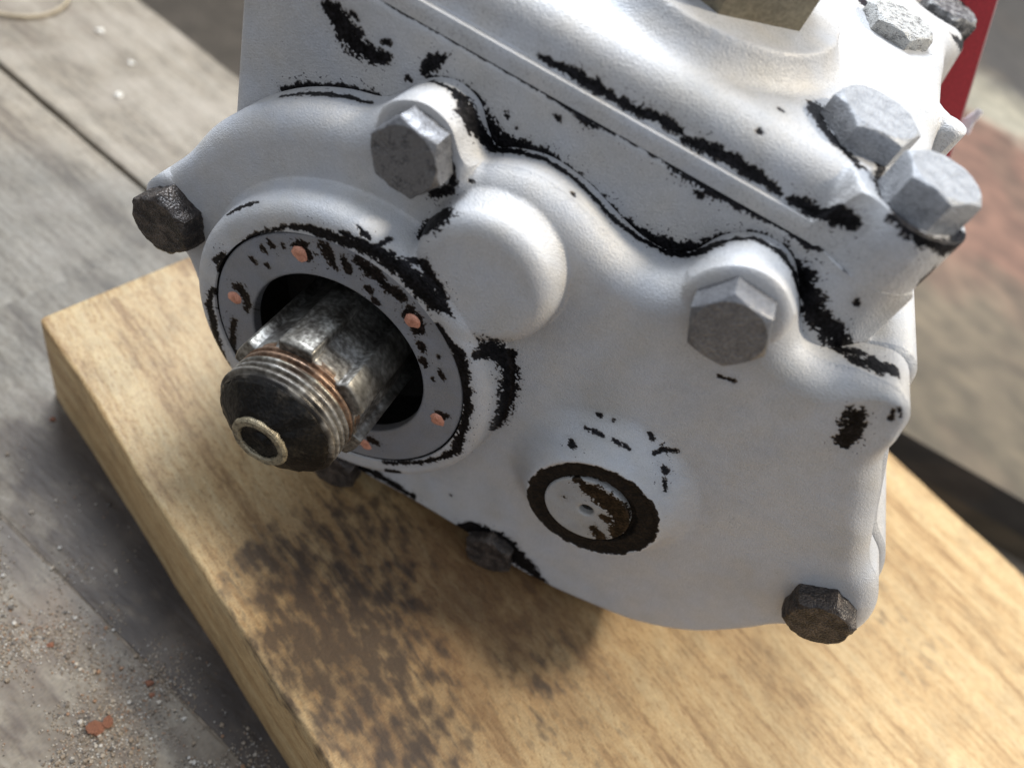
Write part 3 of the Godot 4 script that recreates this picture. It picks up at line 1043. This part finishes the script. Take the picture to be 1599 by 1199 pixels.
	outline = smooth_closed([Vector2(-71, 3), Vector2(-70, 10), Vector2(-65, 17.5), Vector2(-58.5, 26), Vector2(-53, 36), Vector2(-46, 44.5), Vector2(-38, 51.5), Vector2(-30, 56.5), Vector2(-22, 60), Vector2(-14.5, 62.3), Vector2(-10, 66), Vector2(-5, 72), Vector2(1.5, 75), Vector2(8, 73.5), Vector2(12, 68.5), Vector2(15.5, 65.8), Vector2(20, 68), Vector2(28, 70.3), Vector2(38, 69.3), Vector2(47, 66.3), Vector2(55, 64.2), Vector2(62, 64.3), Vector2(66.5, 67.5), Vector2(70, 74.5), Vector2(76, 78.8), Vector2(83.5, 78.6), Vector2(90, 73.5), Vector2(96, 66.5), Vector2(103, 65.5), Vector2(110, 68.5), Vector2(117, 70.5), Vector2(122.5, 67.5), Vector2(125, 61), Vector2(128, 53), Vector2(135, 43), Vector2(142, 32), Vector2(149, 21.5), Vector2(157, 15), Vector2(163, 6), Vector2(165, -3), Vector2(162, -10.5), Vector2(154, -14.5), Vector2(149, -19), Vector2(143, -31), Vector2(134, -44.5), Vector2(120, -55), Vector2(104, -60), Vector2(90, -63), Vector2(76, -64), Vector2(60, -61), Vector2(45, -60), Vector2(30, -60), Vector2(15, -61), Vector2(0, -61), Vector2(-14, -58), Vector2(-28, -51), Vector2(-40, -42), Vector2(-48, -28), Vector2(-56, -8), Vector2(-63, -5.5), Vector2(-69, -2)], 5)
	make_sdf("cover", outline, -76, -70, 172, 84, 1.25)
	# the body behind: the same outline, with the box up to the lid
	var upper := PackedVector2Array([Vector2(-54.5, 10), Vector2(-54.0, 82.2), Vector2(-54.0, 83.0), Vector2(111.0, 83.0), Vector2(111.0, 40), Vector2(60, 0)])
	make_sdf("upper", upper, -80, -70, 175, 90, 1.25)

	var box := thing("gearbox", "grey painted cast iron gearbox with chipped paint and a threaded shaft", "gearbox")

	# front cover
	var cover_box := [-80.0, 108.0, 252.0, 180.0]
	var cover_mat := chipped_paint(cover_chips_shade, cover_box, 6.0, 11, paint, bare, [[81.0, -1.4, 12.0, 18.5]])
	var cm := field_mesh(-76, -68, 170, 82, 0.55, cover_height, func(x, y): return minf(dist("cover", x, y), Vector2(x, y).length() - 38.5), -25.5, false, cover_box)
	var cover := part("front_cover", cm, cover_mat, box)

	# body
	var house_box := [-80.0, 112.0, 260.0, 190.0]
	var house_mat := chipped_paint(housing_chips, house_box, 5.0, 31, paint, bare)
	var hm := field_mesh(-78, -68, 172, 84, 0.9, house_height, func(x, y): return maxf(dist("cover", x, y) - 0.3 + 1.9 * smoothstep(112.0, 124.0, x) * smoothstep(-40.0, -5.0, y), dist("upper", x, y)), -176.0, false, house_box)
	part("housing", hm, house_mat, box)
	for s in [[-30.0, 40.0], [70.0, 150.0]]:
		var fm := BoxMesh.new()
		fm.size = Vector3(s[1] - s[0], 14.0, 110.0) * MM
		var foot := part("foot", fm, plain(paint, 0.45), box)
		foot.position = Vector3((s[0] + s[1]) * 0.5, -61.0, -120.0) * MM

	# lid
	var corner := []
	for a in range(100, -50, -15):
		corner.append(Vector2(98.0 + 13.0 * cos(deg_to_rad(-a)), 33.0 + 13.0 * sin(deg_to_rad(-a))))
	lid_line = PackedVector2Array([Vector2(-56, 26.0), Vector2(86, 26.0), Vector2(91, 23.5)])
	for p in corner:
		lid_line.append(p)
	for p in [Vector2(108.5, 50), Vector2(108, 62), Vector2(108.5, 70), Vector2(109.5, 79), Vector2(112.5, 82.5), Vector2(112.5, 87.5), Vector2(109.8, 92), Vector2(109.8, 112), Vector2(111, 128), Vector2(112.5, 140), Vector2(117, 151), Vector2(119.5, 158), Vector2(121, 165), Vector2(121.5, 173), Vector2(118.5, 180), Vector2(113, 184.5), Vector2(105, 186), Vector2(-56, 186)]:
		lid_line.append(p)
	make_sdf("lid", lid_line, -60, 15, 132, 212, 1.25)
	var lid_box := [-62.0, 320.0, 196.0, 220.0]
	var lid_mat := chipped_paint(lid_chips, lid_box, 5.0, 51, paint, bare, [], 0.3)
	var lm := field_mesh(-58, 18, 130, 209, 0.6, lid_height, func(x, y): return dist("lid", x, y), 82.2, true, lid_box)
	var lid := part("lid", lm, lid_mat, box)

	# seal ring with its copper rivets
	var disc_box := [-40.0, 40.0, 80.0, 80.0]
	var disc_mat := chipped_paint(disc_chips, disc_box, 8.0, 71, lin(0.215, 0.215, 0.225), lin(0.013, 0.010, 0.009))
	var ring := ring_disc(26.3, 38.0, 0.0, 3.0, disc_box)
	var ringo := part("seal_ring", ring, disc_mat, box, "flat grey ring round the shaft, held by copper rivets")
	var copper := mottled(83, lin(0.38, 0.15, 0.09), lin(0.68, 0.33, 0.23), 0.15, 1.8, 0.45, 0.35, 60.0, 0.02)
	for k in 6:
		var a := deg_to_rad(57.6 + 60.0 * k + 1.0)
		var rv := part("rivet", lathe([Vector2(0.0, 0.35), Vector2(1.0, 0.33), Vector2(1.7, 0.22), Vector2(2.15, 0.0), Vector2(2.2, -0.4)], 14, 0.55, 200 + k), copper, ringo)
		rv.position = Vector3(cos(a) * 32.3, sin(a) * 32.3, 0.05) * MM
		rv.rotation.z = rng.randf() * TAU
	# the dark bore behind the ring
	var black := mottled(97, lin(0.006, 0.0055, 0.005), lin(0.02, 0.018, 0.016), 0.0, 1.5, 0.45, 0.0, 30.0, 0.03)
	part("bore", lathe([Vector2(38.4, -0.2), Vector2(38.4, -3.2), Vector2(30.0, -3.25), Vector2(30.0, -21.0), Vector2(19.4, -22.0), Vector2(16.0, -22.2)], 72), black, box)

	shaft(box)

	# plug in the low boss
	var plug_box := [66.0, 12.0, 28.0, 28.0]
	var plug_mat := chipped_paint(plug_chips, plug_box, 12.0, 131, lin(0.33, 0.325, 0.315), lin(0.022, 0.016, 0.011))
	var plug := part("plug_disc", ring_disc(1.9, 12.2, 0.15, 2.6, plug_box, Vector2(79.9, -2.3)), plug_mat, box, "scuffed grey disc with a small centre hole, half covered by rust")
	var hole := part("centre_hole", lathe([Vector2(0.0, -5.6), Vector2(1.9, -5.2)], 20), black, plug)
	hole.position = Vector3(79.9, -2.3, 3.4) * MM

	# bolts
	var grey_bolt := mottled(151, lin(0.05, 0.05, 0.056), lin(0.19, 0.19, 0.195), 0.2, 2.4, 0.42, 0.6, 38.0, 0.02)
	var clean_bolt := mottled(157, lin(0.13, 0.13, 0.14), lin(0.22, 0.22, 0.225), 0.16, 1.6, 0.40, 0.6, 30.0, 0.02)
	var dark_bolt := mottled(161, lin(0.016, 0.013, 0.012), lin(0.10, 0.078, 0.062), -0.02, 2.2, 0.42, 0.3, 34.0, 0.05)
	var lid_bolt := mottled(167, lin(0.15, 0.155, 0.165), lin(0.31, 0.315, 0.325), 0.14, 1.8, 0.5, 0.15, 36.0, 0.03, 0.2, lin(0.03, 0.03, 0.032))
	var rough_bolt := mottled(173, lin(0.07, 0.068, 0.065), lin(0.38, 0.375, 0.355), 0.16, 4.0, 0.5, 0.1, 60.0, 0.05)
	var dark_grey_bolt := mottled(191, lin(0.03, 0.029, 0.03), lin(0.26, 0.255, 0.25), -0.05, 3.0, 0.5, 0.1, 50.0, 0.04)
	# x, y, across flats, height, turn, material, look
	for b in [[3.0, 65.2, 15.8, 7.2, 21.0, grey_bolt, 0.35, "grey speckled bolt above the shaft"], [79.3, 68.0, 16.2, 7.4, 25.0, clean_bolt, 0.15, "clean grey bolt at the upper right of the cover"], [149.8, 0.8, 16.2, 7.0, 7.0, dark_bolt, 0.6, "dark rusty bolt at the lower right corner"], [-58.8, 7.6, 16.4, 7.6, 6.0, dark_bolt, 0.75, "dark rusty bolt with rounded edges at the left end"], [5.2, -60.0, 16.2, 7.0, 10.0, dark_bolt, 0.7, ""], [65.8, -59.0, 15.8, 5.5, 15.0, dark_bolt, 0.8, ""]]:
		var o := part("bolt", hex_head(b[2], b[3], 500 + int(b[0]), b[6]), b[5], box, b[7])
		o.position = Vector3(b[0], b[1], -10.0 if b[1] > -30.0 else -11.5) * MM
		o.rotation.z = deg_to_rad(b[4])
	var tilt := deg_to_rad(-90.0 + 5.6)
	for b in [[99.6, 96.0, -33.0, 15.8, 8.8, 12.0, lid_bolt, 0.25, "pale bolt in the sunk seat at the corner of the lid"], [85.2, 97.6, -50.0, 18.4, 6.6, 38.0, lid_bolt, 0.25, "pale painted bolt behind the corner bolt"], [88.0, 102.5, -116.0, 18.0, 6.0, 20.0, rough_bolt, 0.8, "bolt with flaking paint at the back of the lid"], [108.0, 100.5, -171.5, 17.6, 7.5, 5.0, dark_grey_bolt, 0.8, "dark bolt behind the flaking one, beside the tag"]]:
		var o := part("bolt", hex_head(b[3], b[4], 600 + int(b[0]), b[7]), b[6], box, b[8])
		o.position = Vector3(b[0], b[1], b[2]) * MM
		o.rotation = Vector3(tilt, 0, 0)
		o.rotate_object_local(Vector3(0, 0, 1), deg_to_rad(b[5]))
	# filler plug of brass on top
	var brass := mottled(181, lin(0.16, 0.135, 0.095), lin(0.27, 0.235, 0.165), 0.1, 1.2, 0.36, 0.75, 22.0, 0.006)
	var fp := part("filler_plug", hex_head(39.0, 24.0, 700, 0.2), brass, box, "big brass hexagon plug on top of the lid")
	fp.position = Vector3(41.5, 106.3, -73.0) * MM
	fp.rotation = Vector3(tilt, 0, 0)
	fp.rotate_object_local(Vector3(0, 0, 1), deg_to_rad(8.0))

func ring_disc(r0: float, r1: float, z: float, thick: float, b: Array, mid := Vector2.ZERO) -> ArrayMesh:
	var p := PackedVector3Array()
	var n := PackedVector3Array()
	var uv := PackedVector2Array()
	var idx := PackedInt32Array()
	var sides := 120
	var prof := [[Vector2(r0, z - thick), Vector2(-1, 0)], [Vector2(r0, z - 0.5), Vector2(-1, 0)], [Vector2(r0 + 0.45, z), Vector2(-0.4, 0.9)], [Vector2(r0 + 0.9, z), Vector2(0, 1)], [Vector2(r1 - 0.7, z), Vector2(0, 1)], [Vector2(r1 - 0.3, z - 0.06), Vector2(0.5, 0.85)], [Vector2(r1, z - 0.5), Vector2(1, 0)], [Vector2(r1, z - thick), Vector2(1, 0)]]
	for j in prof.size():
		for i in sides + 1:
			var t := TAU * i / sides
			var q: Vector2 = prof[j][0]
			var m: Vector2 = prof[j][1].normalized()
			var v := Vector3(mid.x + cos(t) * q.x, mid.y + sin(t) * q.x, q.y)
			p.append(v * MM)
			n.append(Vector3(cos(t) * m.x, sin(t) * m.x, m.y))
			uv.append(Vector2((v.x - b[0]) / b[2], (b[1] - (v.y - v.z)) / b[3]))
	for j in prof.size() - 1:
		for i in sides:
			var a := j * (sides + 1) + i
			idx.append_array([a, a + 1, a + sides + 1, a + 1, a + sides + 2, a + sides + 1])
	return arrays(p, n, uv, idx)

func shaft(box: Node3D) -> void:
	var steel := mottled(211, lin(0.055, 0.047, 0.038), lin(0.40, 0.39, 0.365), 0.0, 2.2, 0.40, 0.55, 16.0, 0.005)
	steel.vertex_color_use_as_albedo = true
	var nz := noise(5, 0.12, 3)
	# splined part
	var rows := []
	var cols := []
	var n := 240
	for j in 26:
		var z := lerpf(-22.0, 17.6, j / 22.0) if j < 23 else 17.9 + 0.1 * (j - 23)
		var row := []
		var col := []
		for i in n:
			var t := 360.0 * i / n
			var a := fposmod(t - 40.0 + 30.0, 60.0) - 30.0      # lands at 40 degrees and every 60
			var land := clampf((15.8 - absf(a)) / 1.6, 0.0, 1.0)
			var flat := 16.35 / maxf(0.9, cos(deg_to_rad(30.0 - absf(a))))
			var r := lerpf(minf(flat, 17.0), 19.25, land)
			if j >= 23:
				r -= [0.35, 0.9, 4.2][j - 23]
			var p := Vector3(cos(deg_to_rad(t)) * r, sin(deg_to_rad(t)) * r, z)
			p += Vector3(p.x, p.y, 0).normalized() * nz.get_noise_3dv(p * 2.0) * 0.06
			row.append(p)
			var steel_tone := 0.55 + 0.9 * maxf(0.0, nz.get_noise_3d(p.x * 1.2, p.y * 1.2, p.z * 0.6)) + (0.85 if land < 0.5 and z > 4.0 else 0.2)
			steel_tone *= lerpf(0.35, 1.0, clampf((z + 2.0) / 12.0, 0.0, 1.0))  # steel darker towards the bore
			col.append(Color(steel_tone, steel_tone * 0.99, steel_tone * 0.95))
		rows.append(row)
		cols.append(col)
	var sh := part("shaft", sheet(rows, true, cols), steel, box, "greasy dark splined shaft with a threaded end")
	# threaded part
	rows = []
	cols = []
	n = 160
	for j in 84:
		var z := lerpf(15.4, 28.4, j / 83.0)
		var row := []
		var col := []
		for i in n:
			var t := TAU * i / n
			var ph := fposmod((z - 18.0) / 2.05 - t / TAU, 1.0)
			var tri := 1.0 - absf(ph * 2.0 - 1.0)
			var r := 15.75 + 0.95 * smoothstep(0.12, 0.75, tri)
			var collar := clampf((17.9 - z) / 0.6, 0.0, 1.0)
			r = lerpf(r, 16.5, collar)
			r -= 1.5 * smoothstep(26.6, 28.4, z)
			r += nz.get_noise_3d(cos(t) * 20.0, sin(t) * 20.0, z * 3.0) * 0.18
			row.append(Vector3(cos(t) * r, sin(t) * r, z))
			var rust := clampf(1.4 - absf(z - 18.2) / 2.6 + nz.get_noise_3d(cos(t) * 9.0, sin(t) * 9.0, z) * 1.2, 0.0, 1.0)
			var bright := 0.55 + 0.85 * tri
			var grease := smoothstep(25.5, 28.0, z + nz.get_noise_2d(t * 14.0, z) * 2.0)
			col.append(Color(bright * 1.05, bright, bright * 0.93).lerp(Color(0.85, 0.45, 0.24), rust * 0.75).lerp(Color(0.10, 0.09, 0.08), grease))
		rows.append(row)
		cols.append(col)
	part("thread", sheet(rows, true, cols), steel, sh)
	# greasy nose, bronze bush, hole
	var grease := mottled(223, lin(0.003, 0.0026, 0.0022), lin(0.030, 0.024, 0.017), -0.12, 3.0, 0.30, 0.0, 26.0, 0.03)
	grease.roughness = 0.42
	grease.metallic_specular = 0.3
	part("greasy_nose", lathe([Vector2(15.2, 27.4), Vector2(15.3, 28.2), Vector2(14.6, 29.0), Vector2(13.2, 30.0), Vector2(11.4, 31.2), Vector2(9.4, 32.4), Vector2(8.2, 33.2), Vector2(7.4, 33.4)], 72, 0.4, 17), grease, sh)
	var bronze := mottled(227, lin(0.05, 0.04, 0.026), lin(0.27, 0.225, 0.145), 0.12, 2.6, 0.42, 0.35, 50.0, 0.03)
	part("bronze_bush", lathe([Vector2(5.3, 31.0), Vector2(5.3, 34.1), Vector2(5.6, 34.5), Vector2(7.0, 34.5), Vector2(7.5, 34.1), Vector2(7.7, 32.8)], 64, 0.16, 19), bronze, sh)
	part("end_hole", lathe([Vector2(0.0, 33.9), Vector2(1.2, 33.8), Vector2(2.6, 33.2), Vector2(4.0, 33.5), Vector2(5.4, 33.7)], 40, 0.7, 23), grease, sh)

# ------------------------------------------------------------------ tag, string, grit

func small_things() -> void:
	# red paper tag hanging behind the lid
	var red := mottled(251, lin(0.34, 0.022, 0.032), lin(0.38, 0.026, 0.036), 0.1, 0.5, 0.6, 0.0, 20.0, 0.0)
	var edge := plain(lin(0.62, 0.38, 0.36), 0.7)
	var tg := thing("paper_tag", "red paper tag standing behind the right side of the lid", "tag", Vector3(0.1500, 0.0592, -0.191))
	# the tag is a sheet in its own xy plane: bottom right corner at the origin, right edge upwards
	var sheet_mesh := BoxMesh.new()
	sheet_mesh.size = Vector3(0.046, 0.090, 0.0005)
	var s1 := part("sheet", sheet_mesh, red, tg)
	s1.position = Vector3(-0.0234, 0.045, 0)
	var em := BoxMesh.new()
	em.size = Vector3(0.0004, 0.090, 0.0006)
	var e1 := part("cut_edge", em, edge, tg)
	e1.position = Vector3(-0.0002, 0.045, 0)
	tg.rotation = Vector3(0, 0, deg_to_rad(27.1))
	# a handwritten loop in black ink on the tag
	var pts := []
	for k in 25:
		var t := TAU * k / 24.0
		pts.append(Vector3(-12.0 + 3.0 * cos(t), 55.0 + 4.8 * sin(t), 0.3))
	part("ink_loop", cord(pts, 0.22, 6), plain(lin(0.01, 0.008, 0.01), 0.6), tg)
	# frayed white string end
	var fr := thing("frayed_string", "frayed end of white string hanging behind the red tag", "string", Vector3(0.1455, 0.0805, -0.196))
	var white := plain(lin(0.72, 0.72, 0.76), 0.8)
	for k in 14:
		var line := []
		var a := (k - 6.5) * 0.35
		for q in 7:
			line.append(Vector3(a * (0.4 + q * 0.12) + sin(q * 1.3 + k) * 0.25, -q * 1.5, sin(k * 2.1 + q) * 0.4))
		part("strand", cord(line, 0.35, 5), white, fr)
	# shaving and crumbs on the bench
	var arc := []
	for k in 30:
		var t := lerpf(-1.2, 1.4, k / 29.0)
		arc.append(Vector3(-26.0 + 26.0 * cos(t), 1.6 + sin(k * 0.3) * 0.5, 30.0 * sin(t)))
	var sv := part("wood_shaving", cord(arc, 1.1, 6), mottled(263, lin(0.16, 0.125, 0.08), lin(0.30, 0.25, 0.17), 0.1, 1.5, 0.7, 0.0, 20.0), self)
	tag(sv, "thin curled wood shaving on the bench at the far left", "shaving")
	sv.position = Vector3(-0.312, BENCH * MM, -0.208)
	var crumb_mat := mottled(269, lin(0.5, 0.48, 0.43), lin(0.7, 0.68, 0.63), 0.1, 1.5, 0.8, 0.0, 80.0)
	var cm := pebble(3, 0.6)
	var looks := ["small pale crumb on the bench, nearest the plank end", "small pale crumb on the bench, middle of three", "small pale crumb on the bench, farthest back"]
	var spots := [Vector3(-235, 0, -175), Vector3(-253, 0, -206), Vector3(-286, 0, -218)]
	for k in 3:
		var c := part(numbered("crumb"), cm, crumb_mat, self)
		tag(c, looks[k], "crumb", "pale crumbs on the bench")
		c.position = Vector3(spots[k].x, BENCH + 0.5, spots[k].z) * MM
		c.scale = Vector3.ONE * [0.0045, 0.004, 0.005][k]
		c.rotation.y = k * 1.3
	var rusty := mottled(277, lin(0.13, 0.045, 0.022), lin(0.36, 0.15, 0.08), 0.05, 2.0, 0.8, 0.0, 90.0, 0.05)
	var flakes := [[-14.0, 83.0, 5.4, "largest reddish rust flake among the grit on the bench"], [-11.5, 80.0, 4.0, "second rust flake lying against the largest one"], [-9.0, 65.0, 3.0, "orange rust flake in the shadow of the plank"], [-6.0, 67.5, 2.2, "tiny brown rust flake beside the orange one"], [-103.5, 6.0, 2.6, "small rust flake beside the corner of the plank"], [-42.0, 70.0, 2.4, "small orange rust flake at the left in the grit"]]
	for k in flakes.size():
		var f: Array = flakes[k]
		var o := part(numbered("rust_flake"), pebble(20 + k, 0.42), rusty, self)
		tag(o, f[3], "rust flake", "rust flakes on the bench")
		o.position = Vector3(f[0], BENCH + f[2] * 0.16, f[1]) * MM
		o.scale = Vector3(1.0, 0.9, 0.75) * f[2] * MM
		o.rotation.y = k * 1.9
	# grit on the near corner of the bench
	var mm := MultiMesh.new()
	mm.transform_format = MultiMesh.TRANSFORM_3D
	mm.use_colors = true
	mm.mesh = pebble(9, 0.75)
	var count := 28000
	mm.instance_count = count
	var tones := [lin(0.15, 0.115, 0.08), lin(0.20, 0.165, 0.125), lin(0.10, 0.078, 0.058), lin(0.26, 0.23, 0.19), lin(0.055, 0.047, 0.04), lin(0.17, 0.095, 0.052), lin(0.29, 0.27, 0.24)]
	var spread := noise(33, 0.03, 3)
	var k := 0
	while k < count:
		var p := Vector2(rng.randf_range(-130, 75), rng.randf_range(20, 130))
		var inside := p.y - (46.0 + 0.444 * p.x)       # in front of the plank
		if inside < 2.0:
			continue
		var want := clampf((p.y - 0.15 * p.x - 48.0) / 30.0, 0.03, 1.0) * (0.45 + spread.get_noise_2d(p.x, p.y) * 1.3)
		if rng.randf() > want:
			continue
		var s := rng.randf_range(0.22, 0.62) if rng.randf() < 0.96 else rng.randf_range(0.62, 1.5)
		mm.set_instance_transform(k, Transform3D(Basis.from_euler(Vector3(rng.randf() * 0.6, rng.randf() * TAU, rng.randf() * 0.6)).scaled(Vector3.ONE * s * MM), Vector3(p.x, BENCH + s * 0.22, p.y) * MM))
		var tone: Color = tones[mini(6, int(pow(rng.randf(), 1.7) * 7.0))].srgb_to_linear()
		mm.set_instance_color(k, tone)
		k += 1
	var grit := MultiMeshInstance3D.new()
	grit.name = "grit"
	grit.multimesh = mm
	var gm := plain(Color.WHITE, 0.75)
	gm.vertex_color_use_as_albedo = true
	grit.material_override = gm
	add_child(grit, true)
	tag(grit, "sandy brown grit strewn over the near left corner of the bench", "grit")
	grit.set_meta("kind", "stuff")
